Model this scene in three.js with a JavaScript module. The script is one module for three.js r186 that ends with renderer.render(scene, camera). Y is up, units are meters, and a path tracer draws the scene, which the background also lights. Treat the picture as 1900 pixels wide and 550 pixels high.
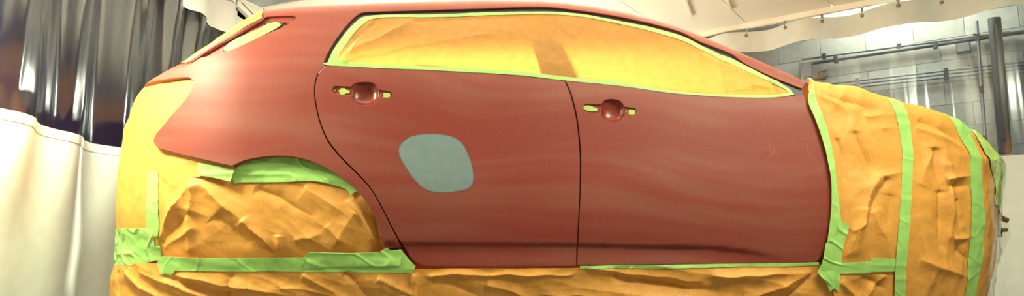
import * as THREE from 'three';
import { RectAreaLightUniformsLib } from 'three/addons/lights/RectAreaLightUniformsLib.js';
import { ImprovedNoise } from 'three/addons/math/ImprovedNoise.js';
import { mergeGeometries } from 'three/addons/utils/BufferGeometryUtils.js';
import { RoundedBoxGeometry } from 'three/addons/geometries/RoundedBoxGeometry.js';

// ---------------------------------------------------------------- camera, lights, exposure
RectAreaLightUniformsLib.init();
const scene = new THREE.Scene();
scene.background = new THREE.Color(0x000000);
const renderer = new THREE.WebGLRenderer();
renderer.toneMapping = THREE.LinearToneMapping;
renderer.toneMappingExposure = 0.94;
renderer.shadowMap.enabled = true;
const camera = new THREE.PerspectiveCamera(22.79, 1900 / 550, 0.05, 60);
camera.position.set(0, 0.30, 3.15);
camera.rotation.set(THREE.MathUtils.degToRad(10), 0, 0);
const LAMPS = [   // name, label, position, aims at, width, height, radiance, colour
  ['hanging_lamp', 'panel lamp hung on cables above the rear corner of the car', [-1.97, 1.63, 0.46], [-1.88, 1.1, -0.25], 0.3, 0.36, 195, 0xfaffd6],
  ['ceiling_lamp', 'ceiling panel lamp over the aisle beside the rear door', [-0.7, 2.49, 0.6], [-0.7, 0, 0.5], 1.2, 0.4, 4, 0xfaffe2],
  ['ceiling_lamp', 'ceiling panel lamp over the aisle beside the front fender', [1.8, 2.4, 2.0], [1.55, 0.6, 0], 1.2, 0.5, 54, 0xfaffe2],
  ['unseen_lamp', 'long work lamp standing behind the far side of the car', [0.0, 1.612, -1.98], [0.0, 1.5, 0], 2.0, 0.03, 3500, 0xfaffe2],
  ['unseen_lamp', 'added unseen lamp tilted up at the ceiling behind the car', [-0.3, 1.2, -3.5], [-0.3, 3.0, -3.1], 2.0, 0.4, 25, 0xf6ffe4],  // unseen lamp, added to brighten the ceiling and curtain hems
  ['added_wall_lamp', 'added unseen lamp under the workshop deck above the block wall', [3.3, 3.06, -3.2], [3.6, 0, -3.3], 1.6, 0.3, 70, 0xf8ffe0],  // unseen lamp, added to light the blocks behind the right curtain
];

// ---------------------------------------------------------------- helpers
const noiseGen = new ImprovedNoise();
const N = (x, y, z = 0.37) => noiseGen.noise(x + 31.7, y + 17.3, z);
const sm = (a, b, x) => { const t = Math.min(1, Math.max(0, (x - a) / (b - a))); return t * t * (3 - 2 * t); };
const lerpTab = (tab, x) => {
  if (x <= tab[0][0]) return tab[0][1];
  for (let i = 1; i < tab.length; i++) if (x <= tab[i][0]) { const a = tab[i - 1], b = tab[i]; return a[1] + (b[1] - a[1]) * (x - a[0]) / (b[0] - a[0]); }
  return tab[tab.length - 1][1];
};
let seed = 12345;
const rnd = () => { seed = (seed * 1664525 + 1013904223) >>> 0; return seed / 4294967296; };
const taken = {};
const numbered = (n) => { taken[n] = (taken[n] ?? -1) + 1; return taken[n] ? `${n}_${String(taken[n]).padStart(3, '0')}` : n; };
function mesh(name, geometry, material, parent) {
  const m = new THREE.Mesh(geometry, material); m.name = name; m.castShadow = m.receiveShadow = true; parent.add(m); return m;
}
function thing(name, label, category, group) {
  const g = new THREE.Group(); g.name = numbered(name); g.userData = { label, category }; if (group) g.userData.group = group; scene.add(g); return g;
}
function tag(m, label, category, group) { m.name = numbered(m.name); m.userData = { label, category }; if (group) m.userData.group = group; return m; }
function struct(name, geometry, material, label) { const m = mesh(name, geometry, material, scene); m.userData = { kind: 'structure', label }; return m; }
const box = (w, h, d, x = 0, y = 0, z = 0) => { const g = new THREE.BoxGeometry(w, h, d); g.translate(x, y, z); return g; };
function tube(pts, r, seg = 8) {
  const c = new THREE.CatmullRomCurve3(pts.map((p) => new THREE.Vector3(...p)), false, 'catmullrom', 0.1);
  return new THREE.TubeGeometry(c, Math.max(2, pts.length * 4), r, seg, false);
}
function canvasTexture(w, h, fn, rx = 1, ry = 1, srgb = true) {
  const d = new Uint8Array(w * h * 4);
  for (let j = 0; j < h; j++) for (let i = 0; i < w; i++) { const c = fn(i / w, j / h); const k = (j * w + i) * 4; for (let q = 0; q < 3; q++) d[k + q] = Math.max(0, Math.min(255, c[q] * 255)); d[k + 3] = 255; }
  const t = new THREE.DataTexture(d, w, h); t.magFilter = THREE.LinearFilter; t.minFilter = THREE.LinearFilter; t.wrapS = t.wrapT = THREE.RepeatWrapping;
  if (srgb) t.colorSpace = THREE.SRGBColorSpace; t.repeat.set(rx, ry); t.needsUpdate = true; return t;
}

// ---------------------------------------------------------------- the car's side as a surface (metres): s runs along the side and round the corners, y is height
const TOP=[[-2.25,1.208],[-1.841,1.258],[-1.667,1.264],[-1.482,1.3],[-1.357,1.381],[-1.252,1.476],[-1.172,1.55],[-0.997,1.572],[-0.794,1.582],[-0.591,1.597],[-0.387,1.608],[-0.129,1.618],[0.13,1.617],[0.259,1.606],[0.388,1.586],[0.515,1.559],[0.641,1.523],[0.765,1.478],[0.885,1.422],[1.003,1.36],[1.118,1.297],[1.23,1.233],[1.33,1.176],[1.453,1.145],[1.539,1.118],[1.63,1.085],[1.733,1.059],[1.861,1.029],[2.012,0.996],[2.229,0.96],[2.54,0.84]];
const REAR_BOW=[[0.105,0.832],[0.21,0.852],[0.289,0.852],[0.367,0.828],[0.47,0.837],[0.601,0.859],[0.733,0.864],[0.894,0.863],[1.031,0.853],[1.154,0.821],[1.267,0.77]];
const NOSE_BOW=[[0.08,0.907],[0.211,0.934],[0.366,0.973],[0.522,0.992],[0.679,1.017],[0.84,1.052],[0.946,0.978]];
const BELT=[[-0.837,1.237],[1.293,1.089]];
const CREASE=[[-0.815,0.46],[-0.477,0.453],[0.279,0.448],[0.582,0.441],[0.861,0.437],[0.999,0.421],[1.16,0.391],[1.343,0.354]];
const S0 = -1.17, S1 = 1.46, CORNER = 1.08, HALF = 0.81, ROUND = 0.072;
function side(s, y) {
  const th = Math.min(1, Math.max(0, (S0 - s) / CORNER)) * Math.PI / 2, tf = Math.min(1, Math.max(0, (s - S1) / CORNER)) * Math.PI / 2;
  const x = Math.min(S1, Math.max(S0, s)) - lerpTab(REAR_BOW, y) * Math.sin(th) + lerpTab(NOSE_BOW, y) * Math.sin(tf);
  let z = -HALF * (1 - Math.cos(th)) - HALF * (1 - Math.cos(tf));
  const k = Math.cos(th) * Math.cos(tf), low = Math.max(0, 0.76 - y);
  z -= k * 0.4 * low * low;
  const u = (y - lerpTab(BELT, s)) / 0.054, sp = (u > 20 ? u : Math.log1p(Math.exp(u))) * 0.054;
  z -= k * 0.36 * sp * (1 - 0.85 * sm(1.12, 1.58, s));
  const d = lerpTab(CREASE, s) - y;
  z -= 0.016 * sm(0, 0.018, d) * (1 - sm(0.02, 0.11, d)) * (1 - sm(0.9, 1.23, s)) * sm(-0.68, -0.45, s);
  const h = Math.min(ROUND, Math.max(0, lerpTab(TOP, s) - y));
  z -= ROUND - Math.sqrt(Math.max(0, ROUND * ROUND - (ROUND - h) ** 2));
  return [x, y, z];
}
function sideNormal(s, y) {
  const e = 0.004, a = side(s + e, y), b = side(s - e, y), c = side(s, y + e), d = side(s, y - e);
  const u = [a[0] - b[0], a[1] - b[1], a[2] - b[2]], v = [c[0] - d[0], c[1] - d[1], c[2] - d[2]];
  const n = [u[1] * v[2] - u[2] * v[1], u[2] * v[0] - u[0] * v[2], u[0] * v[1] - u[1] * v[0]], l = Math.hypot(...n) || 1;
  return [n[0] / l, n[1] / l, n[2] / l];
}
function onSide(s, y, off, n = sideNormal(s, y)) { const p = side(s, y); return [p[0] + n[0] * off, p[1] + n[1] * off, p[2] + n[2] * off]; }

// smooth outline through control points; a third entry 1 marks a corner
function outline(pts, step = 0.02) {
  const n = pts.length, out = [];
  const P = (i) => pts[((i % n) + n) % n];
  for (let i = 0; i < n; i++) {
    const b = P(i), c = P(i + 1), a = b[2] ? b : P(i - 1), d = c[2] ? c : P(i + 2);
    const len = Math.hypot(c[0] - b[0], c[1] - b[1]), m = Math.max(1, Math.ceil(len / step));
    for (let k = 0; k < m; k++) {
      const t = k / m, f = (q) => { const m1 = (c[q] - a[q]) / 2 * (b[2] ? 1 : 1), m2 = (d[q] - b[q]) / 2; const t2 = t * t, t3 = t2 * t; return (2 * t3 - 3 * t2 + 1) * b[q] + (t3 - 2 * t2 + t) * m1 + (-2 * t3 + 3 * t2) * c[q] + (t3 - t2) * m2; };
      // limit overshoot where neighbouring spans differ a lot in length
      const la = Math.hypot(b[0] - a[0], b[1] - a[1]), ld = Math.hypot(d[0] - c[0], d[1] - c[1]);
      if (la > 4 * len || ld > 4 * len) out.push([b[0] + (c[0] - b[0]) * t, b[1] + (c[1] - b[1]) * t]); else out.push([f(0), f(1)]);
    }
  }
  return out;
}
const area = (c) => c.reduce((a, p, i) => { const q = c[(i + 1) % c.length]; return a + p[0] * q[1] - q[0] * p[1]; }, 0) / 2;
// sheet over the side surface: outline cut out, split into small triangles, lifted by off(s, y), with a turned edge of depth `edge`
function sheet(rawOutline, { off = 0, step = 0.02, edge = 0, holes = [], uv = (s, y) => [s, y], lip = 0.002, surf = onSide } = {}) {
  const offF = typeof off === 'function' ? off : () => off;
  const orient = (c, pos) => ((area(c) > 0) === pos ? c : c.slice().reverse());
  const c0 = orient(outline(rawOutline, step), true), hs = holes.map((h) => orient(outline(h, Math.min(step, 0.008)), false));
  const V = [...c0, ...hs.flat()].map((p) => [p[0], p[1]]);
  let faces = THREE.ShapeUtils.triangulateShape(c0.map((p) => new THREE.Vector2(...p)), hs.map((h) => h.map((p) => new THREE.Vector2(...p))));
  for (let pass = 0; pass < 12; pass++) {
    const mid = new Map(); let split = false;
    const m = (a, b) => {
      const k = a < b ? a * 4194304 + b : b * 4194304 + a;
      if (!mid.has(k)) { const l = Math.hypot(V[a][0] - V[b][0], V[a][1] - V[b][1]); if (l > step * 1.4) { V.push([(V[a][0] + V[b][0]) / 2, (V[a][1] + V[b][1]) / 2]); mid.set(k, V.length - 1); } else mid.set(k, -1); }
      return mid.get(k);
    };
    const next = [];
    for (const [a, b, c] of faces) {
      const ab = m(a, b), bc = m(b, c), ca = m(c, a), q = (ab >= 0) + (bc >= 0) + (ca >= 0);
      if (!q) { next.push([a, b, c]); continue; }
      split = true;
      if (q === 3) next.push([a, ab, ca], [ab, b, bc], [ca, bc, c], [ab, bc, ca]);
      else if (q === 1) { if (ab >= 0) next.push([a, ab, c], [ab, b, c]); else if (bc >= 0) next.push([a, b, bc], [a, bc, c]); else next.push([a, b, ca], [ca, b, c]); }
      else if (ab < 0) next.push([c, ca, bc], [ca, a, bc], [a, b, bc]);
      else if (bc < 0) next.push([a, ab, ca], [ab, b, ca], [b, c, ca]);
      else next.push([b, bc, ab], [a, ab, bc], [a, bc, c]);
    }
    faces = next; if (!split) break;
  }
  const pos = [], nor = [], tex = [], idx = [];
  const e = 0.0025, at = (s, y, n) => surf(s, y, offF(s, y), n);
  const normalAt = (s, y) => {
    const n0 = sideNormal(s, y), a = at(s + e, y, n0), b = at(s - e, y, n0), c = at(s, y + e, n0), d = at(s, y - e, n0);
    const u = [a[0] - b[0], a[1] - b[1], a[2] - b[2]], v = [c[0] - d[0], c[1] - d[1], c[2] - d[2]];
    const n = [u[1] * v[2] - u[2] * v[1], u[2] * v[0] - u[0] * v[2], u[0] * v[1] - u[1] * v[0]], l = Math.hypot(...n) || 1; return [n[0] / l, n[1] / l, n[2] / l];
  };
  for (const [s, y] of V) { pos.push(...at(s, y)); nor.push(...normalAt(s, y)); tex.push(...uv(s, y)); }
  for (const f of faces) idx.push(...f);
  if (edge > 0) {
    for (const loop of [c0, ...hs]) {
      const n = loop.length, rings = [[0, 0], [lip, -lip], [lip, -edge]];
      const dir = loop.map((p, i) => { const a = loop[(i + n - 1) % n], b = loop[(i + 1) % n]; const d = [b[1] - a[1], -(b[0] - a[0])], l = Math.hypot(...d) || 1; return [d[0] / l, d[1] / l]; });
      const pt = (i, r) => { const q = [loop[i][0] + dir[i][0] * r[0], loop[i][1] + dir[i][1] * r[0]]; return surf(q[0], q[1], offF(loop[i][0], loop[i][1]) + r[1]); };
      for (let r = 0; r < 2; r++) for (let i = 0; i < n; i++) {
        const j = (i + 1) % n, A = pt(i, rings[r]), B = pt(j, rings[r]), C = pt(j, rings[r + 1]), D = pt(i, rings[r + 1]);
        const u = [B[0] - A[0], B[1] - A[1], B[2] - A[2]], v = [D[0] - A[0], D[1] - A[1], D[2] - A[2]];
        const q = [-(u[1] * v[2] - u[2] * v[1]), -(u[2] * v[0] - u[0] * v[2]), -(u[0] * v[1] - u[1] * v[0])], l = Math.hypot(...q) || 1, b0 = pos.length / 3;
        pos.push(...A, ...B, ...C, ...D); for (let k = 0; k < 4; k++) { nor.push(q[0] / l, q[1] / l, q[2] / l); tex.push(...uv(...loop[i])); }
        idx.push(b0, b0 + 2, b0 + 1, b0, b0 + 3, b0 + 2);
      }
    }
  }
  const g = new THREE.BufferGeometry();
  g.setAttribute('position', new THREE.Float32BufferAttribute(pos, 3)); g.setAttribute('normal', new THREE.Float32BufferAttribute(nor, 3)); g.setAttribute('uv', new THREE.Float32BufferAttribute(tex, 2)); g.setIndex(idx);
  return g;
}
// grid surface from a function of (u, v)
function grid(nu, nv, fn, uvFn) {
  const pos = [], tex = [], idx = [];
  for (let j = 0; j <= nv; j++) for (let i = 0; i <= nu; i++) { const u = i / nu, v = j / nv; pos.push(...fn(u, v)); tex.push(...(uvFn ? uvFn(u, v) : [u, v])); }
  for (let j = 0; j < nv; j++) for (let i = 0; i < nu; i++) { const a = j * (nu + 1) + i; idx.push(a, a + 1, a + nu + 1, a + 1, a + nu + 2, a + nu + 1); }
  const g = new THREE.BufferGeometry();
  g.setAttribute('position', new THREE.Float32BufferAttribute(pos, 3)); g.setAttribute('uv', new THREE.Float32BufferAttribute(tex, 2)); g.setIndex(idx); g.computeVertexNormals(); return g;
}

// ---------------------------------------------------------------- materials
const bodyUV = (s, y) => [(s + 2.35) / 5.0, (y - 0.1) / 1.6];
const scratches = [[1.1151,0.8865],[1.1273,0.8198],[1.1377,0.8364],[1.1551,0.8151],[1.2827,0.8674],[1.2922,0.8032],[1.2989,0.8317],[1.3174,0.7961],[1.229,1.0921],[1.235,1.0617],[1.0978,0.7961],[1.1481,0.8531]];
const bodyMap = canvasTexture(2048, 656, (u, v) => {
  const s = u * 5 - 2.35, y = v * 1.6 + 0.1;
  const w = N(s * 1.3, y * 1.7, 3.1) * 0.35;
  let haze = 0.5 * N(s * 1.1 + w, y * 9 + w * 3 + s * 0.9, 1.3) + 0.35 * N(s * 2.6, y * 24 + w * 8 + s * 1.6, 5.2) + 0.3 * N(s * 3.1, y * 3.4, 8.8);
  haze = 0.05 + 0.36 * sm(-0.3, 0.55, haze) + 0.05 * N(s * 60, y * 60, 2.2);
  const deep = 0.5 + 0.5 * N(s * 1.4 + 9, y * 2.2, 6.6);
  const g = 1 + 0.05 * N(s * 130, y * 130, 4.4);
  let c = [0.51 + 0.025 * deep, 0.195 - 0.03 * deep, 0.135 - 0.02 * deep];
  const pale = [0.58, 0.43, 0.37];
  c = c.map((a, i) => (a + (pale[i] - a) * haze) * g);
  for (let i = 0; i < scratches.length; i += 2) {
    const a = scratches[i], b = scratches[i + 1], dx = b[0] - a[0], dy = b[1] - a[1], t = Math.max(0, Math.min(1, ((s - a[0]) * dx + (y - a[1]) * dy) / (dx * dx + dy * dy)));
    const d = Math.hypot(s - a[0] - t * dx, y - a[1] - t * dy); if (d < 0.0035) c = c.map((q, k) => q + ([0.7, 0.45, 0.3][k] - q) * 0.4 * (1 - d / 0.0035));
  }
  return c;
});
const paperTexture = (tint) => canvasTexture(512, 512, (u, v) => {
  const a = 1 + 0.05 * N(u * 14, v * 14, 1) + 0.05 * N(u * 90, v * 40, 2) + 0.04 * N(u * 200, v * 200, 3); return tint.map((q) => q * a);
}, 2, 2);
const M = {
  body: new THREE.MeshPhysicalMaterial({ map: bodyMap, roughness: 0.58 }),
  unsanded: new THREE.MeshPhysicalMaterial({ map: bodyMap, roughness: 0.28 }),
  primer: new THREE.MeshStandardMaterial({ color: 0x939a95, roughness: 0.75 }),
  paper: new THREE.MeshPhysicalMaterial({ map: paperTexture([0.86, 0.59, 0.255]), roughness: 0.62 }),
  windowPaper: new THREE.MeshPhysicalMaterial({ map: paperTexture([0.86, 0.59, 0.25]), roughness: 0.85, transmission: 0.5, thickness: 0, side: THREE.DoubleSide }),
  tape: new THREE.MeshStandardMaterial({ map: canvasTexture(256, 256, (u, v) => { const a = 1 + 0.05 * N(u * 120, v * 20, 1) + 0.05 * N(u * 9, v * 9, 5); return [0.63 * a, 0.81 * a, 0.43 * a]; }, 3, 3), roughness: 0.55 }),
  paleTape: new THREE.MeshStandardMaterial({ color: 0xaac265, roughness: 0.6 }),
  black: new THREE.MeshStandardMaterial({ color: 0x101013, roughness: 0.5 }),
  darkShell: new THREE.MeshStandardMaterial({ color: 0x17151a, roughness: 0.9 }),
  greyWall: new THREE.MeshStandardMaterial({ color: 0x6d6f6a, roughness: 0.8 }),
  white: new THREE.MeshStandardMaterial({ color: 0xe9e5d8, roughness: 0.6 }),
  fabric: new THREE.MeshStandardMaterial({ map: canvasTexture(256, 256, (u, v) => { const a = 1 + 0.025 * N(u * 120, v * 120, 1) + 0.03 * N(u * 6, v * 6, 3); return [0.77 * a, 0.785 * a, 0.765 * a]; }, 2, 2), roughness: 0.85 }),
  vinyl: new THREE.MeshPhysicalMaterial({ color: 0xd0d3de, transmission: 1, thickness: 0, roughness: 0.15, ior: 1.5, side: THREE.DoubleSide }),
  film: new THREE.MeshPhysicalMaterial({ color: 0xf4f4f0, transmission: 1, thickness: 0, roughness: 0.08, ior: 1.5, side: THREE.DoubleSide }),
  steel: new THREE.MeshStandardMaterial({ color: 0x8d8f92, roughness: 0.35, metalness: 0.8 }),
  pipe: new THREE.MeshStandardMaterial({ color: 0x5d6066, roughness: 0.45 }),
  pipeDark: new THREE.MeshStandardMaterial({ color: 0x26272d, roughness: 0.5 }),
  brass: new THREE.MeshStandardMaterial({ color: 0x8a6038, roughness: 0.4, metalness: 0.6 }),
  rubber: new THREE.MeshStandardMaterial({ color: 0x16161a, roughness: 0.8 }),
};
const mortarMat = new THREE.MeshStandardMaterial({ color: 0x86867f, roughness: 0.9 });
const blockMats = [0, 1, 2, 3].map((k) => new THREE.MeshStandardMaterial({ map: canvasTexture(128, 64, (u, v) => { const a = 1 + 0.06 * N(u * 40, v * 20, k) + 0.05 * N(u * 7, v * 4, k + 9); const b = 0.6 + 0.02 * k; return [b * a, b * a, b * 0.96 * a]; }), roughness: 0.85 }));

// ---------------------------------------------------------------- the booth
const CEIL = 2.55, LEFT = -2.27, TR = { x: 1.8789, z: -3.319, dx: 0.8292, dz: 0.5590 };   // curtain track on the right runs from here along (dx, dz)
const onTrack = (t, n = 0) => [TR.x + TR.dx * t - TR.dz * n * -1 * -1, TR.z + TR.dz * t + TR.dx * n];   // n is towards the booth
struct('floor', box(14, 0.1, 14, 0.5, -0.05, -1.2), new THREE.MeshStandardMaterial({ color: 0x6a6a66, roughness: 0.6 }), 'grey concrete workshop floor');
{ // booth ceiling of sheet panels, clipped at the curtain tracks
  const ceilingMat = new THREE.MeshStandardMaterial({ color: 0xeeebe0, roughness: 0.55 });
  const root = new THREE.Group(); root.name = 'ceiling'; root.userData = { kind: 'structure', label: 'white sheet metal booth ceiling with seams and battens' }; scene.add(root);
  const seams = [-6.5, -5.2, -3.9, -2.6, -1.65, -1.05, -0.42, 0.28, 1.0, 1.7, 2.4, 3.1, 3.8];
  for (let i = 0; i + 1 < seams.length; i++) {
    const g0 = seams[i] + 0.004, g1 = seams[i + 1] - 0.004, far = 0.02;
    let poly = [[g0, far], [g1, far], [g1, 11], [g0, 11]].map(([t, n]) => [TR.x + TR.dx * t - TR.dz * n, TR.z + TR.dz * t + TR.dx * n]);
    const clip = (f) => { const o = []; poly.forEach((a, k) => { const b = poly[(k + 1) % poly.length], fa = f(a), fb = f(b); if (fa >= 0) o.push(a); if (fa * fb < 0) { const t = fa / (fa - fb); o.push([a[0] + (b[0] - a[0]) * t, a[1] + (b[1] - a[1]) * t]); } }); poly = o; };
    clip((p) => p[0] - (LEFT + 0.03)); clip((p) => 4.4 - p[1]); clip((p) => 5.4 - p[0]);
    if (poly.length < 3) continue;
    const g = new THREE.ExtrudeGeometry(new THREE.Shape(poly.map((p) => new THREE.Vector2(p[0], -p[1]))), { depth: 0.05, bevelEnabled: false }); g.rotateX(-Math.PI / 2); g.translate(0, CEIL, 0);
    mesh('panel', g, ceilingMat, root);
  }
  const battens = [[1.386,-2.466],[1.562,-2.944],[1.72,-2.466],[1.857,-2.785],[2.24,-2.466],[2.288,-2.573]];
  for (let i = 0; i < battens.length; i += 2) {
    const a = battens[i], b = battens[i + 1], l = Math.hypot(b[0] - a[0], b[1] - a[1]), ux = (b[0] - a[0]) / l, uz = (b[1] - a[1]) / l, L2 = 3.2;
    const g = new RoundedBoxGeometry(0.025, 0.03, L2, 2, 0.004); g.rotateY(Math.atan2(ux, uz)); g.translate(b[0] - ux * L2 / 2, CEIL - 0.014, b[1] - uz * L2 / 2);
    mesh('batten', g, ceilingMat, root);
  }
  const g = box(12, 0.04, 12, 1, CEIL + 0.62, -1); mesh('upper_deck', g, M.darkShell, root);
}
struct('wall_left', box(0.1, 3.2, 12, -3.5, 1.5, -1), new THREE.MeshStandardMaterial({ color: 0x37345c, roughness: 0.8 }), 'dark workshop wall behind the hanging vinyl');
struct('wall_front', box(12, 3.2, 0.1, 1, 1.5, 4.5), M.greyWall, 'grey booth wall behind the camera');
struct('wall_right', box(0.1, 3.2, 10, 6.3, 1.5, -0.2), M.greyWall, 'grey booth wall beyond the front of the car');
{ // concrete block wall behind the curtain on the right
  const n0 = -0.95, root = new THREE.Group(); root.name = 'wall_back'; root.userData = { kind: 'structure', label: 'grey concrete block wall seen through clear vinyl' }; scene.add(root);
  root.position.set(TR.x - TR.dz * n0, 0, TR.z + TR.dx * n0); root.rotation.y = Math.atan2(-TR.dz, TR.dx);
  mesh('mortar', box(11, 3.2, 0.12, -0.8, 1.5, -0.075), mortarMat, root);
  const bw = 0.4, bh = 0.2, geo = new RoundedBoxGeometry(bw - 0.006, bh - 0.005, 0.05, 1, 0.002);
  for (let r = 5; r < 15; r++) for (let c = -3; c < 10; c++) { const m = mesh('block', geo, blockMats[Math.floor(rnd() * 4)], root); m.position.set(c * bw + (r % 2) * bw / 2 + 0.1, r * bh + 0.1, -0.0375 + rnd() * 0.002); }
}

// curtains: white hem, clear vinyl window, white lower fabric, grommets and hooks
function curtain(label, frame, t0, t1, wave, { hemTop, hemLow, seam, hooks, vinylN }) {
  const root = thing('curtain', label, 'curtain');
  const P = (t, y) => { const w = wave(t, y); return [frame.x + frame.dx * t - frame.dz * w, y, frame.z + frame.dz * t + frame.dx * w]; };
  const part = (name, mat, ya, yb, nv, lift = 0) => mesh(name, grid(Math.ceil((t1 - t0) / 0.025), nv, (u, v) => { const t = t0 + (t1 - t0) * u; const p = P(t, ya + (yb - ya) * v); return [p[0] - frame.dz * lift, p[1], p[2] + frame.dx * lift]; }, (u, v) => [t0 + (t1 - t0) * u, ya + (yb - ya) * v]), mat, root);
  part('hem_band', M.fabric, hemLow, hemTop, 6, 0.004);
  part('vinyl_window', M.vinyl, seam - 0.03, hemLow + 0.02, vinylN);
  part('lower_panel', M.fabric, 0.02, seam, 24, 0.004);
  part('seam_strip', M.fabric, seam - 0.045, seam + 0.002, 2, 0.007);
  for (const t of hooks) {
    const p = P(t, hemTop - 0.035), g = new THREE.TorusGeometry(0.011, 0.005, 8, 16); g.rotateY(Math.atan2(-frame.dz, frame.dx)); g.translate(p[0] - frame.dz * 0.008, p[1], p[2] + frame.dx * 0.008); mesh('grommet', g, M.brass, root);
    const q = new RoundedBoxGeometry(0.022, CEIL - 0.02 - p[1] - 0.02, 0.006, 1, 0.002); q.rotateY(Math.atan2(-frame.dz, frame.dx)); q.translate(p[0], (CEIL - 0.02 + p[1]) / 2 + 0.012, p[2]); mesh('hook_strap', q, M.steel, root);
  }
  return root;
}
function track(label, frame, t0, t1) {
  const g = new RoundedBoxGeometry(t1 - t0, 0.05, 0.045, 2, 0.006); g.translate((t0 + t1) / 2, 0, 0); g.rotateY(Math.atan2(-frame.dz, frame.dx)); g.translate(frame.x, CEIL - 0.022, frame.z);
  tag(mesh('curtain_track', g, M.white, scene), label, 'rail');
}
const LF = { x: LEFT, z: 0, dx: 0, dz: -1 };   // t runs away from the camera, waves towards +x
const leftWave = (t, y) => {
  const low = sm(1.0, 0.4, y), v = sm(0.95, 1.2, y) * sm(2.35, 2.1, y);
  const q = t + 0.05 * N(t * 1.2, y * 0.9, 2);
  return (0.035 * Math.sin(q * 13.5) + 0.03 * Math.sin(q * 5.2 + 1.1)) * (1 - 0.8 * low) + v * (0.05 * N(q * 6, y * 0.55, 4) + 0.022 * N(q * 15, y * 0.5, 7) + 0.005 * N(q * 38, y * 0.5, 1));
};
curtain('white edged curtain with wavy clear vinyl behind the rear of the car', LF, -4.3, 5.9, leftWave, { hemTop: 2.45, hemLow: 2.19, seam: 1.03, hooks: [-1.2, -0.2, 0.6, 1.45, 2.05, 2.45, 3.1], vinylN: 60 });
track('white curtain rail above the curtain behind the rear of the car', LF, -4.3, 5.9);
const rightWave = (t, y) => 0.06 * Math.sin(t * 9.2 + 0.6 + 0.3 * Math.sin(t * 2.1)) * (0.8 + 0.2 * sm(1.0, 2.2, y)) + 0.03 * sm(1.2, 0.8, y) * Math.sin(t * 17 + 1.0) + 0.012 * N(t * 6, y * 1.2, 3) + sm(1.1, 1.4, y) * sm(2.3, 2.1, y) * 0.012 * N(t * 15, y * 0.4, 8) + sm(1.1, 1.4, y) * 0.003 * N(t * 40, y * 0.5, 2);
const hookTs = [[0.268,2.434],[0.613,2.418],[0.912,2.408],[1.217,2.399],[1.494,2.388],[1.787,2.381],[2.07,2.363],[2.312,2.353]].map((p) => p[0]);
curtain('white edged clear vinyl curtain before the concrete block wall', TR, -5.0, 4.2, rightWave, { hemTop: 2.475, hemLow: 2.285, seam: 1.17, hooks: [...hookTs], vinylN: 40 });
track('white curtain rail above the curtain by the block wall', TR, -5.0, 4.2);

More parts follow.
